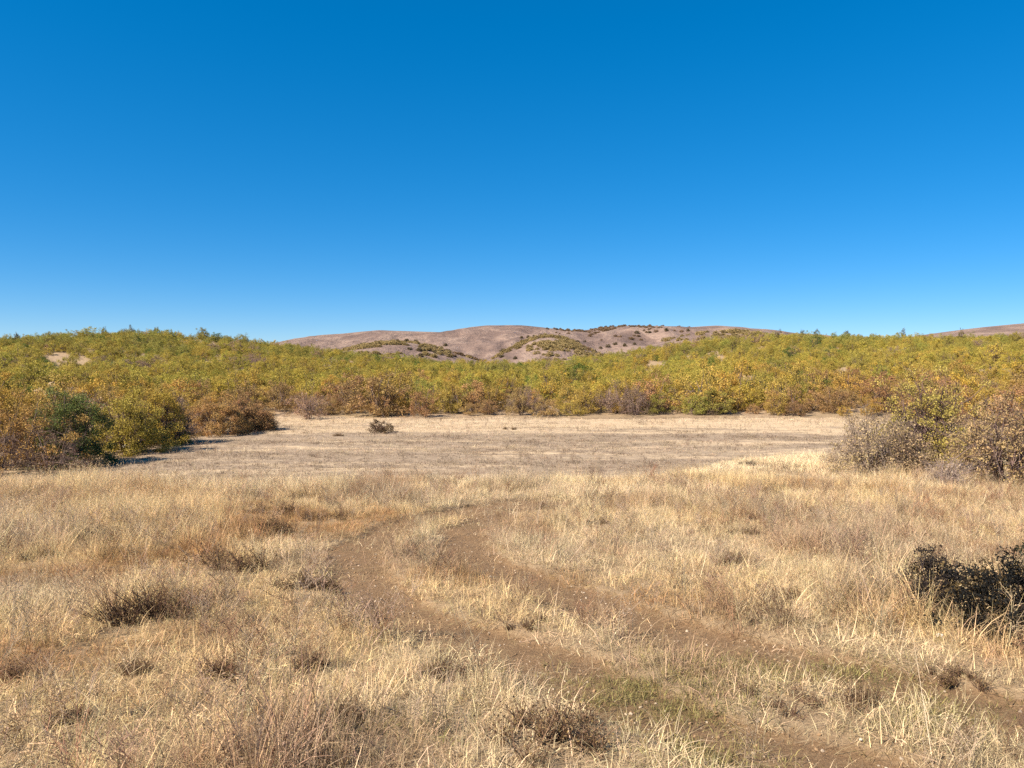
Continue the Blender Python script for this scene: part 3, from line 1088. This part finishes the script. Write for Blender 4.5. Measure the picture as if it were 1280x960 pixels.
# scrub patches on the far foothills
fx, fy, ft = [], [], []
for (cx, cy, rx, ry, n, cset) in ((-112, 640, 62, 90, 520, 0), (30, 640, 42, 90, 520, 0), (215, 560, 75, 110, 700, 0), (180, 700, 45, 60, 60, 1), (150, 1150, 90, 130, 260, 1), (-40, 690, 25, 70, 60, 1), (75, 700, 25, 60, 60, 1)):
    a = rng.normal(cx, rx * 0.55, n); b = rng.normal(cy, ry * 0.55, n)
    keep = fbm(a * 0.03, b * 0.03, 90) > 0.46
    fx += list(a[keep]); fy += list(b[keep]); ft += [cset] * int(keep.sum())
fx = np.array(fx); fy = np.array(fy); ft = np.array(ft)
n = len(fx)
fcol = np.where(ft[:, None] == 0, np.array([[0.33, 0.25, 0.11]]), np.array([[0.22, 0.145, 0.085]])) * rng.uniform(0.75, 1.25, (n, 1))
fs = rng.uniform(0.55, 1.0, n)
fm = []
for st, cr in far_protos:
    me = cr.copy(); me.materials.clear(); me.materials.append(M['leaf_ins']); fm.append(me)
scatter('distant_scrub', 'thin olive scrub on the distant bare foothills', 'scrub', np.stack([fx, fy, terrain(fx, fy) - 0.8], 1),
        np.stack([np.zeros(n), np.zeros(n), rng.uniform(0, 6, n)], 1), np.stack([fs * 1.2, fs * 1.2, fs * 0.8], 1), rng.integers(0, 4, n), fcol, fm)

# ------------------------------------------------------------------ dry grass


def blades(g, n, R, h0, h1, rad, lean, width, curl=0.35, segs=3, base_z=-0.01, lv=(0, 1)):
    a = R.uniform(0, 2 * math.pi, n)
    rr = rad * np.sqrt(R.random(n))
    base = np.stack([np.cos(a) * rr, np.sin(a) * rr, np.full(n, base_z)], 1)
    la = a + R.normal(0, 0.9, n)
    ln = np.abs(R.normal(0, lean, n)) + 0.03
    H = R.uniform(h0, h1, n)
    out = np.stack([np.cos(la), np.sin(la), np.zeros(n)], 1)
    side = np.stack([-np.sin(la + R.normal(0, .6, n)), np.cos(la + R.normal(0, .6, n)), np.zeros(n)], 1)
    cu = np.abs(R.normal(0, curl, n))
    W = width * R.uniform(0.6, 1.4, n)
    rows = []
    for k in range(segs + 1):
        t = k / segs
        th = ln + cu * t * 1.6
        pos = base + out * (H * t * np.sin(th))[:, None] + np.array([0, 0, 1.]) * (H * t * np.cos(np.minimum(th, 1.75)))[:, None]
        pos[:, 2] = np.maximum(pos[:, 2], base_z)
        w = W * (1 - 0.85 * t) * 0.5
        rows += [pos - side * w[:, None], pos + side * w[:, None]]
    V = np.stack(rows, 1)
    nvp = 2 * (segs + 1)
    qs = [(2 * k, 2 * k + 1, 2 * k + 3, 2 * k + 2) for k in range(segs)]
    Q = ((np.arange(n) * nvp)[:, None, None] + np.array(qs)[None]).reshape(-1, 4)
    g.add(V.reshape(-1, 3), Q, None, np.repeat(R.uniform(lv[0], lv[1], n), nvp), np.repeat(R.random(n), nvp))
    return V[:, -2:].mean(1)


def tuft_meshes():
    out = {}
    R = np.random.default_rng(77)
    ms = []
    for k in range(5):                      # upright straw tufts
        g = Geo(); blades(g, 30, R, 0.10, 0.30, 0.07, 0.30, 0.0040, 0.45)
        tips = blades(g, 6, R, 0.22, 0.38, 0.05, 0.22, 0.0028, 0.25)
        leaves(g, np.repeat(tips, 4, 0) + R.normal(0, 0.010, (24, 3)), 0.013, R, lv=R.uniform(0.1, 0.7, 24), aspect=0.28)
        ms.append(g.mesh('straw_tuft_%d' % k, M['straw']))
    out['tuft'] = ms
    ms = []
    for k in range(4):                      # matted, bent-over litter
        g = Geo(); blades(g, 30, R, 0.06, 0.20, 0.13, 0.9, 0.0042, 0.8)
        ms.append(g.mesh('mat_tuft_%d' % k, M['straw']))
    out['mat'] = ms
    ms = []
    for k in range(4):                      # wiry weeds: stalks with side twigs and dry heads
        g = Geo()
        n = 7
        tips = blades(g, n, R, 0.20, 0.42, 0.05, 0.28, 0.0045, 0.12)
        a = R.uniform(0, 6.28, n * 6)
        t = R.uniform(0.4, 0.95, n * 6)
        b0 = tips.repeat(6, 0) * t[:, None]
        d = np.stack([np.cos(a), np.sin(a), R.uniform(0.5, 1.4, n * 6)], 1) * R.uniform(0.03, 0.09, (n * 6, 1))
        tubes(g, b0, b0 + d * 0.55, b0 + d, 0.0016, 0.0009, 3, R)
        leaves(g, (b0 + d).repeat(2, 0) + R.normal(0, 0.006, (n * 12, 3)), 0.010, R, lv=R.uniform(0, 0.6, n * 12), aspect=0.6)
        blades(g, 14, R, 0.05, 0.16, 0.08, 0.6, 0.0034, 0.6)
        ms.append(g.mesh('weed_tuft_%d' % k, M['straw']))
    out['weed'] = ms
    ms = []
    for k in range(3):                      # tall pale stalks
        g = Geo(); tips = blades(g, 5, R, 0.40, 0.70, 0.06, 0.26, 0.0052, 0.15)
        leaves(g, np.repeat(tips, 6, 0) + R.normal(0, 0.012, (30, 3)), 0.013, R, lv=R.uniform(0.1, 0.7, 30), aspect=0.3)
        ms.append(g.mesh('stalk_tuft_%d' % k, M['straw']))
    out['stalk'] = ms
    ms = []
    for k in range(3):                      # short green grass
        g = Geo(); blades(g, 40, R, 0.02, 0.075, 0.09, 0.7, 0.004, 0.7)
        ms.append(g.mesh('green_tuft_%d' % k, M['straw']))
    out['green'] = ms
    ms = []
    for k in range(4):                      # short dense sward for the slope farther off
        g = Geo(); blades(g, 46, R, 0.08, 0.26, 0.20, 0.35, 0.006, 0.45)
        ms.append(g.mesh('sward_tuft_%d' % k, M['straw']))
    out['sward'] = ms
    ms = []
    for k in range(4):                      # pond stubble
        g = Geo(); blades(g, 40, R, 0.03, 0.12, 0.30, 0.6, 0.012, 0.6, segs=2)
        ms.append(g.mesh('stubble_tuft_%d' % k, M['straw']))
    out['stubble'] = ms
    return out


TUFT = tuft_meshes()


def in_view(x, y, margin=1.2, wide=0.74):
    return np.abs(x) < wide * y + margin


def field(n, x0, x1, y0, y1, seed):
    R = np.random.default_rng(seed)
    x = R.uniform(x0, x1, n); y = R.uniform(y0, y1, n)
    k = in_view(x, y)
    return x[k], y[k], R


def grass_layer(name, label, kind, x, y, R, smin, smax, col, cvar=0.12, tilt=0.18, tall=None):
    keep = np.ones(len(x), bool)
    for cx, cy, rx, ry in CLEAR:
        q = ((x - cx) / rx) ** 2 + ((y - cy) / ry) ** 2
        keep &= (q > 1) | (R.random(len(x)) < 0.15 + 0.5 * q.clip(0, 1))
    x = x[keep]; y = y[keep]
    if np.ndim(col) == 2: col = col[keep]
    if tall is not None: tall = tall[keep]
    n = len(x)
    s = R.uniform(smin, smax, n)
    if tall is not None:
        s = s * tall
    z = terrain(x, y) - 0.045 * rut_mask(x, y) * (y < 14)
    rot = np.stack([R.normal(0, tilt, n), R.normal(0, tilt, n), R.uniform(0, 6.283, n)], 1)
    col = np.asarray(col, float)
    if col.ndim == 1:
        col = np.repeat(col[None], n, 0)
    t = col * R.normal(1, cvar, (n, 1)).clip(0.5, 1.5) * R.normal(1, 0.03, (n, 3))
    P = TUFT[kind]
    scatter(name, label, 'grass', np.stack([x, y, z], 1), rot, np.stack([s, s, s * R.uniform(0.8, 1.2, n)], 1), R.integers(0, len(P), n), t.clip(0.005, 0.9), P)


STRAW = np.array((0.64, 0.495, 0.295)); GOLD = np.array((0.62, 0.455, 0.245)); PALE = np.array((0.72, 0.585, 0.39)); GREYW = np.array((0.46, 0.35, 0.235)); RUST = np.array((0.38, 0.235, 0.13))


def straw_col(x, y, R):
    a = fbm(x * 0.5, y * 0.5, 101)[:, None]; b = fbm(x * 0.9, y * 0.9, 111)[:, None]
    c = STRAW + (GOLD - STRAW) * ss(0.4, 0.65, a) + (RUST - STRAW) * 0.8 * ss(0.52, 0.68, b)
    return c + (GREYW - c) * 0.5 * ss(0.45, 0.25, a)


def near_lip(x, y):
    lip = 13.4 + 6.4 * ss(1.0, 8.0, x)
    return lip


# 1 tufts
x, y, R = field(62000, -16, 16, 1.3, 15, 1)
rm = rut_mask(x, y); tz = track_zone(x, y); dn = fbm(x * 0.8, y * 0.8, 121)
left_bias = ss(1.5, -1.5, x)
prob = (0.28 + 0.72 * ss(0.36, 0.60, dn)) * (1 - 0.985 * rm) * (1 - 0.25 * tz)
k = R.random(len(x)) < prob
x, y, tz2 = x[k], y[k], tz[k]
grass_layer('dry_grass', 'dry straw-coloured grass covering the meadow in the foreground', 'tuft', x, y, R, 0.45, 1.0, straw_col(x, y, R), cvar=0.2, tall=(0.5 + 1.05 * ss(0.4, 0.75, fbm(x * 0.9, y * 0.9, 131))) * (1 - 0.4 * tz2))
# 2 matted litter
x, y, R = field(100000, -16, 16, 1.3, 15, 2)
rm = rut_mask(x, y)
k = R.random(len(x)) < 1.0 * (1 - 0.97 * rm) + 0.05 * ss(0.4, 0.6, fbm(x * 2.5, y * 2.5, 125))
x, y = x[k], y[k]
grass_layer('matted_grass', 'low bent-over dead grass between the upright tufts', 'mat', x, y, R, 0.5, 1.05, straw_col(x, y, R) * 1.02, cvar=0.2)
# 3 weeds
x, y, R = field(9000, -16, 16, 1.6, 15, 3)
rm = rut_mask(x, y); dn = fbm(x * 0.7 + 40, y * 0.7, 141)
k = R.random(len(x)) < (0.12 + 0.88 * ss(0.5, 0.7, dn)) * (1 - rm)
x, y = x[k], y[k]
wc = np.where((R.random(len(x)) < 0.5)[:, None], GREYW, np.where((R.random(len(x)) < 0.6)[:, None], RUST, STRAW))
grass_layer('wiry_weeds', 'thin wiry dead weeds with dry seed heads among the grass', 'weed', x, y, R, 0.5, 1.1, wc)
# 3b darker dead weeds in drifts
x, y, R = field(16000, -18, 18, 1.8, 19, 13)
rm = rut_mask(x, y); dn = fbm(x * 1.3 + 11, y * 1.3, 145); dn2 = fbm(x * 0.35, y * 0.35, 147)
k = R.random(len(x)) < ss(0.52, 0.68, dn) * (0.35 + 0.65 * ss(0.4, 0.6, dn2)) * (1 - rm) * (y < near_lip(x, y) + 1)
x, y = x[k], y[k]
wc = np.where((R.random(len(x)) < 0.5)[:, None], np.array((0.20, 0.125, 0.075)), np.array((0.26, 0.17, 0.10)))
grass_layer('brown_weeds', 'drifts of dark brown dead weeds tangled into the dry grass', 'weed', x, y, R, 0.35, 0.8, wc, cvar=0.25, tilt=0.35)
# 4 pale stalks
x, y, R = field(950, -14, 14, 2.4, 14, 4)
rm = rut_mask(x, y); dn = fbm(x * 0.5 + 70, y * 0.5, 151)
k = R.random(len(x)) < (0.15 + 0.85 * ss(0.5, 0.7, dn)) * (1 - rm)
x, y = x[k], y[k]
grass_layer('pale_stalks', 'tall pale bleached stalks standing above the grass', 'stalk', x, y, R, 0.45, 1.0, PALE)
# 5 green grass along the ruts
gp = [at(*q)[:2] for q in ((870, 832), (820, 872), (850, 880), (900, 948), (1150, 905), (1190, 880), (480, 905), (760, 850), (880, 860), (1060, 835), (930, 835))]
gx, gy = [], []
R = np.random.default_rng(5)
for c in gp:
    m = 55
    gx += list(R.normal(c[0], 0.26, m)); gy += list(R.normal(c[1], 0.13, m))
x = np.array(gx); y = np.array(gy)
grass_layer('green_grass', 'short green grass growing along the ruts at the lower right', 'green', x, y, R, 0.6, 1.2, (0.25, 0.205, 0.08))
# 6 slope farther off, up to the lip
x, y, R = field(52000, -24, 24, 11, 29, 6)
lip = near_lip(x, y)
k = (y < lip + 4.5) & ((y > 13) | (R.random(len(x)) < (y - 11) / 2))
x, y = x[k], y[k]
sc_ = STRAW * 1.14 + (PALE - STRAW) * 0.5 * ss(0.35, 0.65, fbm(x * 0.4, y * 0.4, 161))[:, None] + (RUST - STRAW) * 0.4 * ss(0.6, 0.75, fbm(x * 0.8, y * 0.8, 171))[:, None]
grass_layer('dry_sward', 'paler dry grass on the lip above the dry pond', 'sward', x, y, R, 0.45, 1.05, sc_, cvar=0.16, tall=0.5 + 0.6 * ss(0.35, 0.7, fbm(x * 0.7, y * 0.7, 133)))
# 7 pond stubble
x, y, R = field(26000, -24, 40, 21, 52, 7)
k = (y > near_lip(x, y) + 4.5) & (y < pond_edge(x) + 0.8) & (x > left_edge(y) - 0.5) & (x < 27)
k &= R.random(len(x)) < 0.35 + 0.65 * ss(0.35, 0.65, fbm(x * 0.06, y * 0.5, 181))
x, y = x[k], y[k]
mud = ss(46, 38, y + 4 * (fbm(x * 0.12, y * 0.12, 77) - 0.5))
f = ss(0.25, 0.75, mud * 0.55 + 2.2 * (fbm(x * 0.10, y * 0.7, 191) - 0.5) + 0.15)[:, None]
pc = np.array((0.52, 0.40, 0.265)) * (1 - f) + np.array((0.23, 0.165, 0.11)) * f
grass_layer('pond_stubble', 'short dead stubble and weeds streaked across the dry pond bed', 'stubble', x, y, R, 0.6, 1.3, pc)
x, y, R = field(9000, -24, 40, 20, 51, 8)
k = (y > near_lip(x, y) + 3.0) & (y < pond_edge(x)) & (x > left_edge(y) + 0.3) & (x < 26)
k &= R.random(len(x)) < ss(0.5, 0.7, fbm(x * 0.22, y * 0.5, 183))
x, y = x[k], y[k]
pw = np.where((R.random(len(x)) < 0.55)[:, None], np.array((0.24, 0.165, 0.115)), np.array((0.50, 0.38, 0.25)))
grass_layer('pond_weeds', 'scattered low dead weeds standing on the dry pond bed', 'weed', x, y, R, 0.35, 0.9, pw, cvar=0.2)

# clods and pebbles lying in the ruts
import bmesh
clods = []
for k in range(4):
    bm = bmesh.new()
    bmesh.ops.create_icosphere(bm, subdivisions=1, radius=1.0)
    Rk = np.random.default_rng(900 + k)
    for v in bm.verts:
        v.co = Vector(np.array(v.co) * Rk.uniform(0.65, 1.15) * np.array([1, 0.85, 0.6]))
    me = bpy.data.meshes.new('clod_%d' % k)
    bm.to_mesh(me); bm.free()
    for nm in ('lv', 'hv'):
        a = me.attributes.new(nm, 'FLOAT', 'POINT'); a.data.foreach_set('value', np.full(len(me.vertices), 0.5, np.float32))
    me.materials.append(M['clod'])
    clods.append(me)
x, y, R = field(60000, -9, 9, 1.6, 12, 9)
rm = rut_mask(x, y)
k = R.random(len(x)) < rm * 0.9 + 0.05
x, y = x[k], y[k]
n = len(x)
s_ = 0.004 + 0.012 * R.random(n) ** 3
z = terrain(x, y) - 0.045 * rut_mask(x, y) + s_ * 0.2
cc = np.where((R.random(n) < 0.8)[:, None], np.array((0.22, 0.14, 0.076)), np.array((0.36, 0.28, 0.20))) * R.uniform(0.7, 1.3, (n, 1))
scatter('soil_clods', 'clods and pebbles of brown earth lying in the ruts', 'soil', np.stack([x, y, z], 1), R.uniform(0, 6, (n, 3)) * np.array([0.1, 0.1, 1]), np.repeat(s_[:, None], 3, 1), R.integers(0, 4, n), cc, clods)
print('bushes', len(hx), 'single', single.sum(), 'min area', np.sort(area)[-290])
